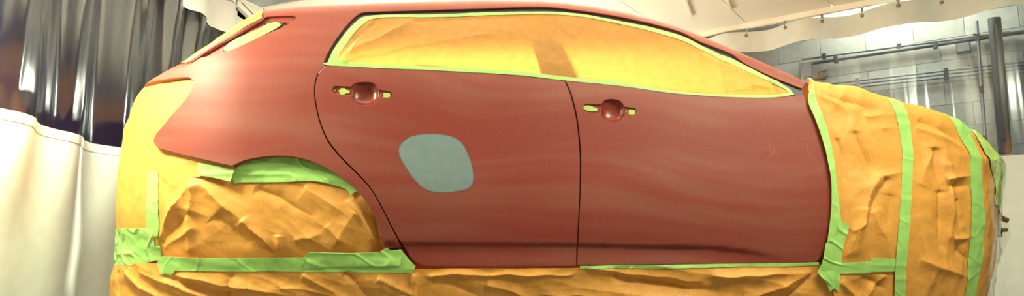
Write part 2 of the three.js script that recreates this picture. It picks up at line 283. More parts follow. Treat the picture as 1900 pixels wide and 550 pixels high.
// ---------------------------------------------------------------- pipes on the block wall
{
  const n0 = -0.95, W = { x: TR.x - TR.dz * n0, z: TR.z + TR.dx * n0 };
  const at = (t, y, o = 0.05) => [W.x + TR.dx * t - TR.dz * o, y, W.z + TR.dz * t + TR.dx * o];
  const runs = [
    ['conduit', 'upper thin conduit of the pair high on the block wall', [[0.536,2.402],[1.891,2.365]], 0.011, M.pipe],
    ['steam_pipe', 'dark thicker pipe below the thin conduit on the block wall', [[0.583,2.345],[2.318,2.337]], 0.017, M.pipeDark],
    ['conduit', 'topmost of three thin conduits low on the block wall', [[0.788,2.119],[2.293,2.082]], 0.009, M.pipe],
    ['conduit', 'middle one of three thin conduits low on the block wall', [[0.786,2.087],[2.29,2.054]], 0.009, M.pipe],
    ['conduit', 'lowest of three thin conduits low on the block wall', [[0.784,2.056],[2.287,2.022]], 0.009, M.pipe],
    ['upright_pipe', 'pale upright conduit crossing the pipes on the block wall', [[1.995,2.483],[1.955,1.271]], 0.014, M.steel],
    ['drain_pipe', 'wide dark upright drain pipe on the block wall', [[2.123,2.457],[2.088,1.305]], 0.05, M.pipeDark],
  ];
  for (const [name, label, p, r, m] of runs) {
    const root = thing(name, label, 'pipe'), o = r + (name === 'drain_pipe' ? 0.12 : name === 'upright_pipe' ? 0.08 : 0.03), ext = p.map((q) => q.slice());
    if (name !== 'upright_pipe' && name !== 'drain_pipe') { const k = 1.25; ext[1] = [p[0][0] + (p[1][0] - p[0][0]) * k, p[0][1] + (p[1][1] - p[0][1]) * k]; }
    mesh('tube', tube([at(...ext[0], o), at(...ext[1], o)], r, 10), m, root);
    for (const f of [0.12, 0.5, 0.85]) { const q = [ext[0][0] + (ext[1][0] - ext[0][0]) * f, ext[0][1] + (ext[1][1] - ext[0][1]) * f], c = at(...q, o), g = new RoundedBoxGeometry(0.035, 2 * r + 0.03, 2 * r + 0.012, 1, 0.003); g.rotateY(Math.atan2(-TR.dz, TR.dx)); g.translate(...c); mesh('clamp', g, M.pipeDark, root); }
  }
  const boxes = [['junction_box', 'small dark junction box hanging under the pipes on the block wall', [1793, 93], 0.11, 0.085], ['junction_box', 'dark box on the block wall beside the front pillar', [1501, 132], 0.09, 0.15]];
  const pb = [[1.878,2.268],[0.583,2.274],[0.686,2.182]];
  boxes.forEach(([name, label, , w, h], i) => { const root = thing(name, label, 'box'); const g = new RoundedBoxGeometry(w, h, 0.07, 2, 0.006); g.rotateY(Math.atan2(-TR.dz, TR.dx)); g.translate(...at(...pb[i], 0.06)); mesh('body', g, M.pipeDark, root); const l = new RoundedBoxGeometry(w * 0.86, h * 0.86, 0.012, 1, 0.003); l.rotateY(Math.atan2(-TR.dz, TR.dx)); l.translate(...at(...pb[i], 0.098)); mesh('cover', l, M.pipe, root); });
  const v = thing('brass_valve', 'brass valve on the block wall above the covered hood', 'valve'), c = pb[2];
  mesh('valve_body', tube([at(c[0] - 0.05, c[1], 0.06), at(c[0] + 0.06, c[1], 0.06)], 0.02, 12), M.brass, v);
  mesh('valve_handle', tube([at(c[0], c[1] + 0.01, 0.06), at(c[0] + 0.01, c[1] + 0.06, 0.07), at(c[0] + 0.08, c[1] + 0.07, 0.07)], 0.009, 8), M.brass, v);
}
// pane lamp let into the ceiling near the left curtain, switched off
{
  const [c, e] = [[-2.108,-2.714],[-1.773,-2.568]], root = thing('ceiling_pane_lamp', 'white framed grey pane in the ceiling above the rear pillar', 'ceiling panel'), a = Math.atan2(-(e[1] - c[1]), e[0] - c[0]);
  const put = (g) => { g.translate(0.61, 0, 0.375); g.rotateY(a); g.translate(c[0], CEIL - 0.013, c[1]); return g; };
  mesh('frame', put(mergeGeometries([box(1.32, 0.03, 0.05, 0, 0, -0.4), box(1.32, 0.03, 0.05, 0, 0, 0.4), box(0.05, 0.03, 0.75, -0.635, 0, 0), box(0.05, 0.03, 0.75, 0.635, 0, 0)])), M.white, root);
  mesh('pane', put(box(1.22, 0.01, 0.75, 0, 0.002, 0)), new THREE.MeshPhysicalMaterial({ color: 0x8e959b, roughness: 0.15 }), root);
}

// ---------------------------------------------------------------- lamps
for (const [name, label, p, q, w, h, power, colour] of LAMPS) {
  const root = thing(name, label, 'lamp'); root.position.set(...p); root.lookAt(...q);   // +z faces the target
  mesh('housing', new RoundedBoxGeometry(w + 0.06, h + 0.06, 0.05, 2, 0.01).translate(0, 0, -0.035), M.white, root);
  const d = mesh('diffuser', new RoundedBoxGeometry(w, h, 0.012, 1, 0.004), new THREE.MeshStandardMaterial({ color: 0xffffff, emissive: colour, emissiveIntensity: 1.2, roughness: 0.6 }), root); d.position.z = -0.004;
  const l = new THREE.RectAreaLight(colour, power, w, h); l.name = 'glow'; l.position.set(0, 0, 0.012); l.rotation.y = Math.PI; root.add(l);
  if (name === 'hanging_lamp') for (const sx of [-0.12, 0.12]) { root.updateMatrixWorld(true); const a = new THREE.Vector3(sx, h / 2, -0.05).applyMatrix4(root.matrixWorld), len = CEIL - a.y, g = new THREE.CylinderGeometry(0.004, 0.004, len, 6); g.translate(a.x, a.y + len / 2, a.z); g.applyMatrix4(root.matrixWorld.clone().invert()); mesh('cable', g, M.steel, root); }
  if (p[1] < 2) { const foot = p[1] - 0.02; if (name === 'unseen_lamp') { const s = new THREE.CylinderGeometry(0.018, 0.018, foot, 10), pm = mesh('stand', s, M.steel, root); const inv = new THREE.Matrix4().copy(root.matrixWorld); root.updateMatrixWorld(true); inv.copy(root.matrixWorld).invert(); s.translate(p[0], foot / 2, p[2] - 0.03); s.applyMatrix4(inv); const b = new THREE.CylinderGeometry(0.2, 0.22, 0.03, 24); b.translate(p[0], 0.015, p[2] - 0.03); b.applyMatrix4(inv); mesh('base', b, M.steel, root); } }
}

// ---------------------------------------------------------------- the car
const car = thing('car', 'hatchback in sanded red primer, windows, wheels and both ends masked with paper', 'car');
const windowEdge = [[-0.8433,1.241],[-0.8203,1.3198],[-0.7738,1.4205],[-0.7233,1.4954],[-0.6858,1.5169],[-0.6264,1.5206],[-0.3772,1.5324],[-0.1262,1.5444],[0.1267,1.5568],[0.2784,1.5431],[0.5091,1.5029],[0.7603,1.4346],[0.866,1.3689],[0.9942,1.3098],[1.0514,1.2556],[1.1599,1.1898],[1.2745,1.1329]];
const pillarRecess = [[-1.4058,1.28,1],[-1.335,1.2914],[-1.2508,1.3132],[-1.1207,1.3908],[-1.0239,1.4464],[-0.9938,1.4762],[-1.0066,1.4942],[-1.0714,1.4942],[-1.1352,1.4882],[-1.1493,1.4702,1],[-1.2635,1.3732]];
const tailLine = [[-1.4683,1.2694],[-1.4319,1.2787],[-1.368,1.3237],[-1.2679,1.3968],[-1.2114,1.441],[-1.1559,1.4792,1],[-1.1595,1.5305,1]];
const doorGapRear = [[-0.8335,1.2383],[-0.8614,1.1994],[-0.8749,1.1539],[-0.8734,1.0846],[-0.8494,0.9824],[-0.8075,0.8864],[-0.7433,0.808],[-0.6706,0.7372],[-0.6131,0.6744],[-0.5609,0.5869],[-0.5145,0.4956],[-0.4803,0.4302]];
const bodySide = [
  ...[[1.2856,1.1276,1],[1.327,1.178,1],[1.272,1.209],[1.207,1.246],[1.118,1.297],[1.026,1.348],[0.932,1.397],[0.837,1.445],[0.74,1.487],[0.641,1.523],[0.515,1.559],[0.387,1.586],[0.259,1.606],[0.129,1.617],[-0.026,1.618],[-0.181,1.616],[-0.387,1.608],[-0.591,1.597],[-0.793,1.582],[-0.996,1.572],[-1.096,1.56],[-1.166,1.551,1]],
  ...tailLine.slice().reverse(),
  ...[[-1.555,1.286,1],[-1.666,1.264],[-2.25,1.208],[-2.012,1.267,1],[-2.012,1.259,1],[-1.7555,1.2241],[-1.5834,1.2034],[-1.4216,1.1917],[-1.3897,1.1702],[-1.4089,1.0917],[-1.4962,0.9845],[-1.5424,0.9353],[-1.5464,0.901],[-1.5099,0.8701,1],[-1.3482,0.8195],[-1.2048,0.7774,1],[-1.1635,0.8009],[-1.0989,0.8151],[-1.0058,0.8222],[-0.9116,0.8103],[-0.8166,0.7749],[-0.7211,0.7162],[-0.6498,0.6512],[-0.5979,0.5754],[-0.5655,0.4956],[-0.5493,0.4254,1]],
  ...doorGapRear.slice().reverse(), ...windowEdge,
];
bodySide[bodySide.length - windowEdge.length - doorGapRear.length] = [...bodySide[bodySide.length - windowEdge.length - doorGapRear.length].slice(0, 2), 1];
mesh('body_side', sheet(bodySide, { step: 0.022, edge: 0.03, holes: [pillarRecess], uv: bodyUV }), M.body, car);
{
  const floorMat = M.body, r = mesh('pillar_recess', sheet(pillarRecess, { step: 0.012, off: (s, y) => -0.012 - 0.002 * N(s * 30, y * 30) , uv: bodyUV }), floorMat, car);
  const slot = [[-1.2995,1.3245],[-1.2745,1.3567],[-1.1554,1.4346],[-1.1254,1.4613],[-1.0768,1.4672],[-1.0561,1.4464],[-1.0769,1.4229],[-1.1875,1.3507],[-1.2657,1.3056]];
  mesh('lamp_opening', sheet(slot, { step: 0.012, off: -0.0095, edge: 0.002 }), M.black, r);
  for (const p of [[-1.3875,1.2832],[-1.1368,1.4553],[-1.0481,1.4583]]) { const c = onSide(p[0], p[1], -0.0065), n = sideNormal(...p), g = new THREE.CylinderGeometry(0.0065, 0.0065, 0.006, 12); g.rotateX(Math.PI / 2); const h = mesh('bolt_hole', g, M.black, r); h.position.set(...c); h.lookAt(c[0] + n[0], c[1] + n[1], c[2] + n[2]); }
}
// doors with the emptied handle recesses
function handle(outlinePts, centre, dotPts, door) {
  const [c, ex, ey] = centre, rx = Math.abs(ex[0] - c[0]), ry = Math.abs(ey[1] - c[1]);
  const edgePts = outline(outlinePts, 0.004);
  const dist = (s, y) => { let m = 1; for (const p of edgePts) m = Math.min(m, Math.hypot(s - p[0], y - p[1])); return m; };
  const bowl = (s, y) => { const q = Math.pow(Math.abs((s - c[0]) / rx), 2.5) + Math.pow(Math.abs((y - c[1]) / ry), 2.5); return q < 1 ? 0.034 * Math.pow(1 - q, 0.62) : 0; };
  const rec = mesh('handle_recess', sheet(outlinePts, { step: 0.004, off: (s, y) => -0.0005 - Math.max(0.008 * sm(0, 0.006, dist(s, y)), bowl(s, y)), uv: bodyUV }), M.unsanded, door);
  for (const p of dotPts) { const q = onSide(p[0], p[1], -0.007), n = sideNormal(...p), g = new THREE.CylinderGeometry(0.003, 0.003, 0.004, 10); g.rotateX(Math.PI / 2); const h = mesh('screw_hole', g, M.paleTape, rec); h.position.set(...q); h.lookAt(q[0] + n[0], q[1] + n[1], q[2] + n[2]); }
}
const slotRear = [[-0.7118,1.1315,1],[-0.7005,1.144],[-0.6842,1.1515],[-0.651,1.1541],[-0.6199,1.1516],[-0.6003,1.1391],[-0.59,1.1192,1],[-0.5373,1.1094],[-0.5273,1.0945],[-0.5363,1.0798],[-0.5885,1.0798,1],[-0.5973,1.0626],[-0.6159,1.0504],[-0.6465,1.0455],[-0.6774,1.0504],[-0.6994,1.0675],[-0.7098,1.0871,1],[-0.7504,1.0944],[-0.7888,1.1018],[-0.7965,1.1141],[-0.7857,1.1339],[-0.7524,1.134]];
const slotFront = [[0.3911,1.0509,1],[0.401,1.0657],[0.4179,1.0744],[0.444,1.0756],[0.47,1.0707],[0.4862,1.0583],[0.4951,1.0411,1],[0.5399,1.0338],[0.5464,1.0191],[0.5388,1.0045],[0.4939,1.0045,1],[0.4839,0.985],[0.467,0.9729],[0.4433,0.9681],[0.4151,0.9729],[0.3989,0.985],[0.3899,1.0044,1],[0.3499,1.0117],[0.3193,1.019],[0.3102,1.0385],[0.3224,1.0533],[0.3508,1.0533]];
const rearDoor = mesh('rear_door', sheet([[-0.8234,1.2331,1],[-0.5999,1.2209],[-0.3599,1.2113],[0.0096,1.1892],[0.2297,1.1639,1],[0.2567,1.0903],[0.2807,0.9753],[0.2923,0.8198],[0.2876,0.6328],[0.2804,0.4956],[0.2747,0.3497,1],[0.1164,0.3486],[-0.1164,0.3474],[-0.3492,0.3486],[-0.4073,0.3612],[-0.438,0.3888],[-0.4664,0.4325],[-0.5029,0.4956],[-0.5516,0.5892],[-0.6039,0.6767],[-0.6614,0.7419],[-0.7341,0.8127],[-0.7983,0.8912],[-0.8401,0.9849],[-0.8639,1.0846],[-0.8652,1.1514],[-0.8516,1.1968]], { step: 0.011, edge: 0.025, holes: [slotRear], uv: bodyUV }), M.body, car);
const frontDoor = mesh('front_door', sheet([[0.2392,1.1627,1],[0.4823,1.1363],[0.7239,1.1013],[0.9635,1.0841],[1.1422,1.082],[1.2883,1.0943,1],[1.3103,1.0366],[1.3312,0.9513],[1.3521,0.8555],[1.3661,0.7607],[1.3727,0.679],[1.37,0.5983],[1.3602,0.5184],[1.3456,0.4387],[1.3336,0.3931],[1.3116,0.368],[1.2794,0.3623],[0.8154,0.3578],[0.284,0.352,1],[0.2886,0.4956],[0.2958,0.6328],[0.3017,0.8198],[0.2902,0.9777],[0.2662,1.0928]], { step: 0.011, edge: 0.025, holes: [slotFront], uv: bodyUV }), M.body, car);
handle(slotRear, [[-0.6486,1.0994],[-0.5878,1.0994],[-0.6464,1.045]], [[-0.7835,1.1154],[-0.5796,1.0957]], rearDoor);
handle(slotFront, [[0.4424,1.0215],[0.4954,1.0215],[0.441,0.9676]], [[0.5027,1.0191]], frontDoor);
{ // grey primer spot with a sprayed, speckled edge
  const pts = [[-0.4854,0.8673],[-0.4533,0.8984],[-0.4114,0.9127],[-0.3527,0.9175],[-0.282,0.9103],[-0.23,0.8864],[-0.1967,0.8388],[-0.175,0.7772],[-0.1652,0.7209],[-0.1858,0.6813],[-0.2438,0.6651],[-0.3134,0.6605],[-0.3716,0.6744],[-0.4139,0.7069],[-0.4498,0.7537],[-0.479,0.8009],[-0.4916,0.8364]];
  const ring = outline(pts, 0.01), cx = ring.reduce((a, p) => a + p[0], 0) / ring.length, cy = ring.reduce((a, p) => a + p[1], 0) / ring.length;
  const big = pts.map((p) => [cx + (p[0] - cx) * 1.06, cy + (p[1] - cy) * 1.06]);
  const xs = big.map((p) => p[0]), ys = big.map((p) => p[1]), x0 = Math.min(...xs) - 0.01, x1 = Math.max(...xs) + 0.01, y0 = Math.min(...ys) - 0.01, y1 = Math.max(...ys) + 0.01;
  const inside = (s, y) => { let c = false; for (let i = 0, j = ring.length - 1; i < ring.length; j = i++) if ((ring[i][1] > y) !== (ring[j][1] > y) && s < (ring[j][0] - ring[i][0]) * (y - ring[i][1]) / (ring[j][1] - ring[i][1]) + ring[i][0]) c = !c; return c; };
  const alpha = canvasTexture(256, 256, (u, v) => { const s = x0 + (x1 - x0) * u, y = y0 + (y1 - y0) * v; let d = 1; for (const p of ring) d = Math.min(d, Math.hypot(s - p[0], y - p[1])); if (!inside(s, y)) d = -d; const a = sm(-0.006, 0.006, d + 0.004 * N(s * 300, y * 300, 1)); return [a, a, a]; }, 1, 1, false);
  const spray = new THREE.MeshStandardMaterial({ roughness: 0.75, transparent: true, alphaMap: alpha, map: canvasTexture(256, 256, (u, v) => { const a = 1 + 0.04 * N(u * 90, v * 90, 2) + 0.04 * N(u * 8, v * 8, 6); return [0.465 * a, 0.525 * a, 0.53 * a]; }) });
  mesh('primer_spot', sheet(big, { step: 0.02, off: 0.0008, uv: (s, y) => [(s - x0) / (x1 - x0), (y - y0) / (y1 - y0)] }), spray, rearDoor).userData.label = 'grey sprayed primer spot';
}
// black window surround, pillar behind the paper, dark inner shell
mesh('window_seal', sheet([...windowEdge.map((p) => [p[0], p[1] + 0.012]), ...[[1.2923,1.107],[1.288,1.0917],[1.2489,1.0996],[1.207,1.1231],[1.152,1.1548],[1.0412,1.2221],[0.8835,1.3167],[0.7437,1.388],[0.5002,1.4569],[0.2766,1.5029],[-0.0,1.5151],[-0.3749,1.493],[-0.635,1.4813],[-0.6801,1.4629],[-0.732,1.3976],[-0.7759,1.3118],[-0.8024,1.2385],[-0.8404,1.2357]]], { step: 0.016, off: -0.011 }), M.black, car);
mesh('pillar_foot', sheet([[1.2132,1.1652],[1.2765,1.1303],[1.2839,1.0968],[1.2296,1.0972]], { step: 0.02, off: -0.014, uv: bodyUV }), M.body, car);
mesh('door_pillar', sheet([[0.0863,1.3819,1],[0.2122,1.383,1],[0.2571,1.2692],[0.3054,1.1358,1],[0.1336,1.1354,1],[0.1207,1.2406]], { step: 0.02, off: -0.022, edge: 0.03 }), M.black, car);
const innerBelow = [];
for (let s = -1.3; s <= 1.5; s += 0.1) innerBelow.push([s, lerpTab(BELT, s) - 0.008]);
innerBelow.push([1.5, 0.28], [-1.3, 0.28]);
mesh('inner_shell', sheet(innerBelow.map((p) => [...p, 1]), { step: 0.06, off: -0.085, uv: bodyUV }), M.body, car);
// roof, windscreen, hood and tailgate skins run across from this side to the far side
function topSkin(name, a, b, mat) {
  return mesh(name, grid(Math.ceil((b - a) / 0.03), 24, (u, v) => { const s = a + (b - a) * u, y = lerpTab(TOP, s), p = side(s, y), z = p[2] + (-2 * HALF - 2 * p[2]) * v * 1; return [p[0], y + 0.03 * Math.sin(Math.PI * v) * sm(-2.2, -1.0, s) * (1 - sm(1.6, 2.4, s)), z]; }, (u, v) => [a + (b - a) * u, v * 1.6]), mat, car);
}
const topAt = [[-1.171,1.55],[0.387,1.586],[1.329,1.177]].map((p) => p[0]);
topSkin('roof', topAt[0], topAt[1], M.body);
topSkin('windscreen_cover', topAt[1], topAt[2], M.paper);
topSkin('hood_cover', topAt[2], 2.4, M.paper);
topSkin('tailgate_cover', -1.5, topAt[0], M.paper);
topSkin('tailgate', -2.25, -1.5, M.body);
{ // far side of the body with its window opening
  const far = (s, y) => { const p = side(s, y); return [p[0], p[1], -2 * HALF - p[2]]; };
  const strip = (a, b, lo, hi, n) => grid(Math.ceil((b - a) / 0.05), n, (u, v) => { const s = a + (b - a) * u; return far(s, lo(s) + (hi(s) - lo(s)) * v); });
  const belt = (s) => Math.min(lerpTab(BELT, s), lerpTab(TOP, s)), top = (s) => lerpTab(TOP, s);
  mesh('far_side', mergeGeometries([strip(-2.2, 2.5, () => 0.2, belt, 10), strip(-2.2, -0.86, belt, top, 8), strip(-0.9, 1.35, (s) => Math.max(belt(s), top(s) - 0.075), top, 3), strip(0.12, 0.26, belt, top, 8)]), M.body, car);
  mesh('tail_panel', grid(14, 20, (u, v) => onSide(-1.86 - 0.4 * u, 0.25 + 1.0 * v, -0.03)), M.body, car);
  mesh('floor_pan', box(2.6, 0.04, 1.1, 0.1, 0.3, -HALF), M.darkShell, car);
}
{ // wheels, hidden behind the masking paper
  const tyre = new THREE.LatheGeometry([[0.2, -0.09], [0.27, -0.1], [0.305, -0.085], [0.315, -0.05], [0.315, 0.05], [0.305, 0.085], [0.27, 0.1], [0.2, 0.09]].map((p) => new THREE.Vector2(...p)), 40).rotateX(Math.PI / 2);
  const rim = new THREE.LatheGeometry([[0.0, 0.05], [0.06, 0.06], [0.1, 0.04], [0.18, 0.05], [0.2, 0.08], [0.205, 0.09], [0.205, -0.09]].map((p) => new THREE.Vector2(...p)), 40).rotateX(Math.PI / 2);
  for (const [x, z] of [[-0.9, -0.22], [1.62, -0.3], [-0.9, -1.4], [1.62, -1.32]]) { const w = mesh('wheel', tyre, M.rubber, car); w.position.set(x, 0.316, z); mesh('rim', rim, M.steel, w); }
}

// ---------------------------------------------------------------- masking paper: folds and crumples as real relief
const FOLDS = [[-1.514,0.459,-1.359,0.711,0.0233,0.014],[-1.504,0.44,-1.372,0.571,0.0163,-0.008],[-1.493,0.426,-1.363,0.509,0.0163,0.009],[-1.359,0.711,-1.378,0.406,0.0279,0.01],[-1.341,0.715,-1.179,0.541,0.0326,0.012],[-1.179,0.541,-1.018,0.391,0.0233,0.011],[-1.115,0.691,-0.881,0.559,0.0326,-0.009],[-1.016,0.473,-1.013,0.391,0.0163,0.009],[-0.906,0.691,-0.718,0.564,0.0326,0.008],[-0.719,0.633,-0.581,0.446,0.0233,0.009],[-0.603,0.564,-0.563,0.423,0.014,-0.008],[-0.811,0.518,-0.719,0.427,0.0233,0.006],[-1.276,0.565,-1.16,0.45,0.0326,-0.008],[-0.951,0.45,-0.835,0.473,0.0186,0.006],[-0.684,0.575,-0.785,0.405,0.0279,0.006],[-1.711,0.326,-1.426,0.196,0.0209,0.012],[-1.617,0.333,-1.232,0.207,0.0209,0.013],[-1.493,0.309,-1.127,0.216,0.0233,-0.009],[-1.417,0.318,-0.915,0.221,0.0279,0.012],[-1.204,0.325,-1.223,0.197,0.0209,-0.008],[-0.909,0.318,-0.727,0.225,0.0256,0.009],[-0.723,0.322,-0.588,0.197,0.0233,-0.009],[-0.583,0.313,-0.445,0.232,0.0209,0.008],[-1.822,0.339,-1.722,0.116,0.0163,-0.009],[-1.006,0.267,-0.588,0.197,0.0233,0.008],[-0.373,0.315,0.257,0.315,0.0116,0.009],[-0.35,0.29,-0.117,0.221,0.0279,-0.007],[-0.117,0.279,0.117,0.197,0.0233,0.008],[0.326,0.336,0.817,0.29,0.0186,0.008],[0.42,0.308,0.89,0.244,0.0279,-0.009],[0.863,0.308,1.282,0.322,0.0163,0.008],[1.011,0.197,1.282,0.318,0.0233,0.01],[1.175,0.197,1.328,0.336,0.0209,-0.01],[0.117,0.232,0.939,0.216,0.0233,0.009],[-0.419,0.325,-0.424,0.174,0.0186,0.009],[1.363,0.336,1.402,0.174,0.0163,0.008],[1.316,1.107,1.444,1.036,0.0209,0.008],[1.357,1.099,1.55,1.025,0.0209,-0.006],[1.405,0.896,1.433,0.714,0.014,-0.008],[1.484,0.927,1.515,0.726,0.0163,-0.008],[1.537,0.745,1.444,0.405,0.0279,0.013],[1.561,0.727,1.492,0.518,0.0186,-0.009],[1.541,0.731,1.609,0.747,0.0163,0.01],[1.492,0.598,1.47,0.405,0.0209,0.009],[1.517,0.587,1.583,0.382,0.0233,0.008],[1.449,0.496,1.492,0.541,0.014,0.008],[1.576,0.657,1.561,0.473,0.0209,-0.007],[1.514,1.0,1.639,1.018,0.0186,0.006],[1.562,0.941,1.633,0.944,0.014,0.005],[1.667,0.695,1.739,0.884,0.0233,0.008],[1.737,0.867,1.744,0.687,0.0186,-0.014],[1.744,0.687,1.763,0.442,0.0209,-0.013],[1.782,0.81,1.804,0.478,0.0209,0.009],[1.682,0.953,1.881,0.857,0.0209,0.006],[1.702,0.986,1.89,0.895,0.0209,-0.005],[1.76,0.724,1.89,0.758,0.0163,0.009],[1.771,0.701,1.892,0.71,0.0186,-0.008],[1.818,0.467,1.908,0.481,0.0163,0.01],[1.835,0.427,1.9,0.386,0.0163,-0.008],[1.677,0.383,1.922,0.302,0.0279,0.008],[1.649,0.567,1.733,0.29,0.0279,0.008],[1.821,0.644,1.856,0.503,0.0186,-0.007],[1.413,0.29,1.511,0.197,0.0186,0.009],[1.5,0.313,1.599,0.232,0.0186,-0.009],[1.57,0.318,1.511,0.197,0.0163,0.009]];
const WINDOWFOLDS = [[-0.79,1.257,-0.472,1.465,0.0279,0.009],[-0.79,1.257,-0.623,1.481,0.0233,-0.007],[-0.782,1.254,-0.123,1.403,0.0372,0.008],[-0.746,1.252,-0.318,1.349,0.0326,-0.006],[-0.726,1.29,-0.647,1.475,0.0186,0.006],[-0.473,1.471,0.025,1.5,0.0465,-0.006],[0.942,1.107,0.943,1.303,0.0326,-0.007],[0.949,1.107,1.206,1.165,0.0163,0.008],[0.958,1.102,1.173,1.134,0.014,-0.006],[1.065,1.139,1.196,1.126,0.0116,0.007],[0.857,1.302,1.129,1.165,0.0279,0.006],[1.154,1.165,1.182,1.113,0.0116,-0.006]];
const PINS = [[-1.585,0.764,-1.52,0.513,0.0372,0.001],[-1.83,0.44,-1.495,0.407,0.0837,0.001],[-1.499,0.365,-0.419,0.37,0.0372,0.001],[1.617,1.042,1.632,0.8,0.0419,0.001],[1.632,0.8,1.628,0.22,0.0419,0.001],[1.408,0.347,1.612,0.359,0.0372,0.001],[1.312,1.112,1.39,0.796,0.0279,0.001],[1.39,0.796,1.379,0.518,0.0326,0.001],[1.367,0.496,1.356,0.267,0.0512,0.001],[1.917,0.873,1.93,0.579,0.0419,0.001],[1.93,0.579,1.974,0.216,0.0419,0.001],[-1.333,0.757,-1.203,0.737,0.0372,0.001],[-1.204,0.754,-1.003,0.768,0.0512,0.001],[-1.003,0.768,-0.72,0.679,0.0465,0.001]];
function segDist(f, s, y) { const dx = f[2] - f[0], dy = f[3] - f[1], l2 = dx * dx + dy * dy, t = Math.max(0, Math.min(1, ((s - f[0]) * dx + (y - f[1]) * dy) / l2)); return [Math.hypot(s - f[0] - t * dx, y - f[1] - t * dy), t]; }
function foldSum(list, s, y) {
  let w = 0; const js = s + 0.012 * N(s * 9, y * 9, 11), jy = y + 0.012 * N(s * 9, y * 9, 14);
  for (const f of list) { const R = f[4] * 2.4; if (s < Math.min(f[0], f[2]) - R || s > Math.max(f[0], f[2]) + R || y < Math.min(f[1], f[3]) - R || y > Math.max(f[1], f[3]) + R) continue; const [d, t] = segDist(f, js, jy); if (d < R) { const q = 1 - d / R; w += 1.8 * f[5] * q * q * (0.35 + 0.65 * q) * sm(0, 0.08, t + 0.02) * (0.55 + 0.45 * sm(1.0, 0.6, t)); } }
  return w;
}
const crumple = (s, y, k) => {
  const a = s + 0.06 * N(s * 3.1, y * 3.1, k), b = y + 0.06 * N(s * 3.1 + 5, y * 3.1, k);
  return 0.03 * (0.3 - Math.abs(N(a * 4.2, b * 4.2, k + 1))) + 0.011 * (0.25 - Math.abs(N(a * 9.5, b * 9.5, k + 2))) + 0.0025 * (0.25 - Math.abs(N(a * 24, b * 24, k + 3)));
};
const pinned = (s, y) => { let p = 1; for (const f of PINS) { const [d] = segDist(f, s, y); p = Math.min(p, 0.3 + 0.7 * sm(f[4] * 0.5, f[4] * 2.2, d)); } return p; };
const relief = (amount, k, lift, turn = 0, along = 1, across = 1) => { const c = Math.cos(turn), n = Math.sin(turn); return (s, y) => { const a = (s * c + y * n) * along, b = (y * c - s * n) * across; return lift + pinned(s, y) * (foldSum(FOLDS, s, y) + amount * (0.5 * crumple(s, y, k) + 0.8 * crumple(a, b, k + 0.5))); }; };
const bumper0 = relief(0.4, 2, 0), bumper = (s, y) => bumper0(s, y) - 0.022 * sm(-1.95, -1.72, s), arch = relief(0.65, 5, -0.042, -0.6, 0.6, 1.5), lowRear = relief(1.1, 9, 0.012, -0.4, 0.5, 1.7), sill = relief(0.9, 13, 0.004, -0.1, 0.5, 1.8), fender = relief(0.85, 17, 0.014, 1.3, 0.5, 1.7), nose = relief(0.95, 21, 0.014, 1.5, 0.45, 1.8), lowFront = relief(1, 25, 0.012), wrap = relief(1.1, 29, 0.012, 1.5, 0.5, 1.8);
function paper(label, pts, off, mat = M.paper, step = 0.0085) { return tag(mesh('masking_paper', sheet(pts, { step, off }), mat, scene), label, 'paper'); }
paper('brown masking paper wrapped over the tail lamp and rear bumper', [[-2.012,1.267,1],[-2.012,1.259,1],[-2.012,0.867],[-2.012,0.483,1],[-1.5133,0.4662,1],[-1.5079,0.7384,1],[-1.3316,0.7333,1],[-1.2073,0.7538,1],[-1.1945,0.7962,1],[-1.3453,0.8385],[-1.5004,0.8888,1],[-1.5122,0.9343],[-1.4675,0.9739],[-1.3834,1.0843],[-1.3696,1.1682],[-1.412,1.2035],[-1.5939,1.2191],[-1.7503,1.2351]], bumper);
paper('crumpled brown masking paper closing the rear wheel arch', [[-1.5334,0.7599,1],[-1.3328,0.7522,1],[-1.2078,0.7633,1],[-1.1644,0.8151],[-1.0998,0.8293],[-1.0066,0.8364],[-0.9077,0.8246],[-0.8031,0.7867],[-0.7074,0.7255],[-0.6313,0.6559],[-0.5794,0.5754],[-0.5423,0.4956],[-0.5263,0.4048,1],[-0.5306,0.3543,1],[-1.5454,0.3561,1]], (s, y) => arch(s, y) + 0.026 * sm(-1.2, -1.45, s));
paper('brown masking paper hanging below the rear bumper and wheel arch', [[-2.012,0.372,1],[-1.4986,0.3651,1],[-1.0472,0.3543],[-0.4145,0.3406,1],[-0.4033,0.103,1],[-2.012,0.105,1]], lowRear);
paper('brown masking paper hanging along the sill below both doors', [[-0.4332,0.3383,1],[-0.1164,0.3406],[0.291,0.3428],[0.8152,0.3475],[1.3542,0.3566,1],[1.3964,0.2901],[1.428,0.103,1],[-0.427,0.103,1]], sill);
paper('brown masking paper over the front fender between door and first green band', [[1.331,1.176,1],[1.406,1.157],[1.487,1.134],[1.556,1.112],[1.639,1.083,1],[1.648,0.9574],[1.6395,0.8005],[1.6262,0.5659],[1.6319,0.3316,1],[1.3931,0.3314,1],[1.3976,0.4956],[1.3802,0.6328],[1.3898,0.7961],[1.3585,0.9392],[1.3198,1.0614],[1.306,1.1222,1]], fender);
paper('brown masking paper over the car nose between the two green bands', [[1.62,1.089,1],[1.691,1.07],[1.783,1.047],[1.86,1.029],[1.991,1.001,1],[1.9618,0.8918],[1.9503,0.6533],[1.9592,0.4833],[1.9966,0.2158],[2.0626,0.0891,1],[1.6397,0.1017,1],[1.6156,0.3822],[1.6225,0.5658],[1.6352,0.7765],[1.641,0.9448]], nose);
paper('small brown masking paper below the short green band ahead of the door', [[1.3739,0.3406,1],[1.627,0.3408,1],[1.6564,0.1015,1],[1.4114,0.103,1]], lowFront);
paper('brown masking paper turned round the front corner of the car under clear film', [[1.935,1.013,1],[2.54,0.84],[2.54,0.84,1],[2.464,0.866,1],[2.464,0.548],[2.464,0.093,1],[2.0317,0.103,1],[1.9396,0.3379],[1.9409,0.5068],[1.9282,0.6516],[1.9144,0.8605]], wrap);
